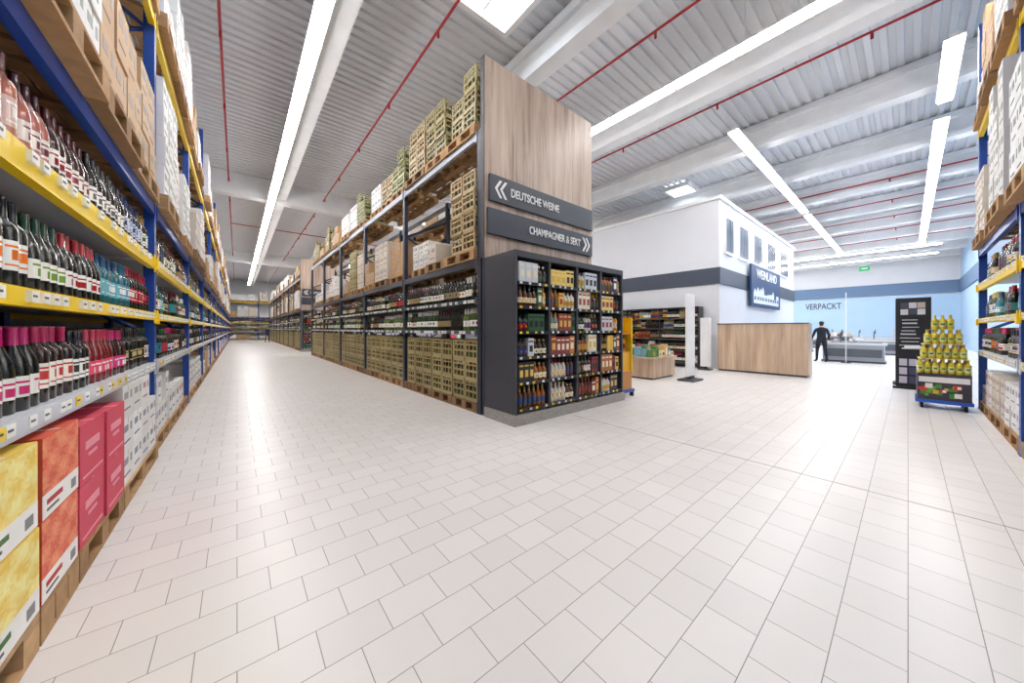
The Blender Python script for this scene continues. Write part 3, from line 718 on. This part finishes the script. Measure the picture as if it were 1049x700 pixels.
# ------------------------------------------------------------ people
def person(loc,yaw,h=1.74,jacket=C(28,30,38),trousers=C(30,34,48),hair=C(40,28,22),stride=.12,reach=0.0):
    s=h/1.75
    V=[];E=[];Rr=[]
    def add(p,r,par=None):
        V.append(tuple(x*s for x in p)); Rr.append((r[0]*s,r[1]*s) if isinstance(r,tuple) else (r*s,r*s))
        if par is not None: E.append((par,len(V)-1))
        return len(V)-1
    pel=add((0,0,.95),(.165,.11)); sp=add((0,.0,1.10),(.15,.105),pel); ch=add((0,-.01,1.30),(.175,.115),sp); sh=add((0,0,1.43),(.12,.08),ch)
    nk=add((0,.0,1.50),.052,sh); hd=add((0,-.01,1.57),.075,nk); hd2=add((0,-.015,1.66),(.08,.098),hd); hd3=add((0,-.01,1.72),(.06,.075),hd2)
    for sg in (-1,1):
        hp=add((sg*.10,0,.90),.098,pel); kn=add((sg*.11,-.02-stride*sg*.6,.50),.062,hp); an=add((sg*.11,.03-stride*sg*1.2,.10),.042,kn); ft=add((sg*.12,-.05-stride*sg*1.2,.04),(.042,.034),an); add((sg*.125,-.16-stride*sg*1.2,.03),(.038,.026),ft)
        s1=add((sg*.19,0,1.40),.062,sh); rr=reach if sg>0 else 0
        el=add((sg*.25,.03-rr*.2,1.12),.045,s1); wr=add((sg*.25,-.06+stride*sg*.6-rr*.25,.90+rr*.25),.028,el)
        pm=add((sg*.25,-.08+stride*sg*.6-rr*.3,.83+rr*.25),(.018,.034),wr)
        for k,(dy,l) in enumerate(((-.030,.062),(-.010,.075),(.010,.070),(.028,.055))):
            q=add((sg*.248,V[pm][1]/s+dy,V[pm][2]/s-.045),.0085,pm); q=add((sg*.240,V[q][1]/s+dy*.1-.004,V[q][2]/s-l*.5),.0078,q); add((sg*.228,V[q][1]/s-.006,V[q][2]/s-l*.4),.0065,q)
        q=add((sg*.235,V[pm][1]/s-.04,V[pm][2]/s-.005),.010,pm); add((sg*.228,V[q][1]/s-.018,V[q][2]/s-.035),.008,q)
    me=bpy.data.meshes.new('body'); me.from_pydata(V,E,[]); o=bpy.data.objects.new('body_tmp',me); bpy.context.collection.objects.link(o)
    sk=o.modifiers.new('s','SKIN'); 
    for i,v in enumerate(me.skin_vertices[0].data): v.radius=Rr[i]
    me.skin_vertices[0].data[0].use_root=True
    ss=o.modifiers.new('ss','SUBSURF'); ss.levels=2; ss.render_levels=2
    dg=bpy.context.evaluated_depsgraph_get(); m2=bpy.data.meshes.new_from_object(o.evaluated_get(dg)); bpy.data.objects.remove(o)
    Mj=mat('jacket_cloth',jacket,.9,noise=.15,nscale=30); Mt=mat('trouser_cloth',trousers,.9,noise=.1,nscale=30); Ms=mat('skin',C(214,166,140),.5); Mh=mat('hair',hair,.6,noise=.3,nscale=60); Mb=mat('shoe_leather',C(24,22,22),.4); Me=mat('eye',C(30,24,22),.2); Ml=mat('lips',C(170,90,84),.5)
    m2.materials.clear()
    for m_ in (Mj,Mt,Ms,Mh,Mb): m2.materials.append(m_)
    for p in m2.polygons:
        c=p.center/s; p.use_smooth=True
        if c.z<.085: i=4
        elif c.z>1.50: 
            i=3 if (c.z>1.70 or (c.y>.02 and c.z>1.56)) else 2
        elif abs(c.x)>.2 and c.z<.90+ (.1*reach): i=2
        elif c.z<.90 and abs(c.x)<.21: i=1
        else: i=0
        p.material_index=i
    e=empty('person',loc); e.rotation_euler=(0,0,yaw)
    b=bpy.data.objects.new('body',m2); bpy.context.collection.objects.link(b); b.parent=e
    def sph(nm,c,r,m_,sc=(1,1,1)):
        import bmesh
        bm=bmesh.new(); bmesh.ops.create_uvsphere(bm,u_segments=16,v_segments=10,radius=r*s); me=bpy.data.meshes.new(nm); bm.to_mesh(me); bm.free(); me.materials.append(m_)
        for p in me.polygons: p.use_smooth=True
        q=bpy.data.objects.new(nm,me); bpy.context.collection.objects.link(q); q.location=tuple(x*s for x in c); q.scale=sc; q.parent=e
    for sg in (-1,1): sph('eye',(sg*.03,-.098,1.645),.010,Me); sph('ear',(sg*.078,0,1.635),.02,Ms,(.4,.8,1.3))
    sph('nose',(0,-.112,1.618),.013,Ms,(.8,1,1.5)); sph('mouth',(0,-.098,1.585),.014,Ml,(1.4,.5,.4)); sph('hair_cap',(0,.012,1.685),.088,Mh,(.93,1.08,.85))
    return e
person((20.4,2.52,0),math.radians(120),1.84,reach=.6)
person((2.6,46.0,0),math.radians(20),1.76,jacket=C(50,60,110))

# ------------------------------------------------------------ world + camera
w=bpy.data.worlds.new('world'); bpy.context.scene.world=w; w.use_nodes=True
w.node_tree.nodes['Background'].inputs[0].default_value=(.8,.88,1,1); w.node_tree.nodes['Background'].inputs[1].default_value=.6
cd=bpy.data.cameras.new('camera'); cd.lens=338/1049*36; cd.sensor_width=36; cd.shift_y=-13/1049; cd.clip_end=300; cd.clip_start=.05
co=bpy.data.objects.new('camera',cd); co.location=(0,0,1.5); co.rotation_euler=(math.pi/2,0,-math.radians(39.8)); bpy.context.collection.objects.link(co)
bpy.context.scene.camera=co
bpy.context.scene.view_settings.view_transform='Standard'
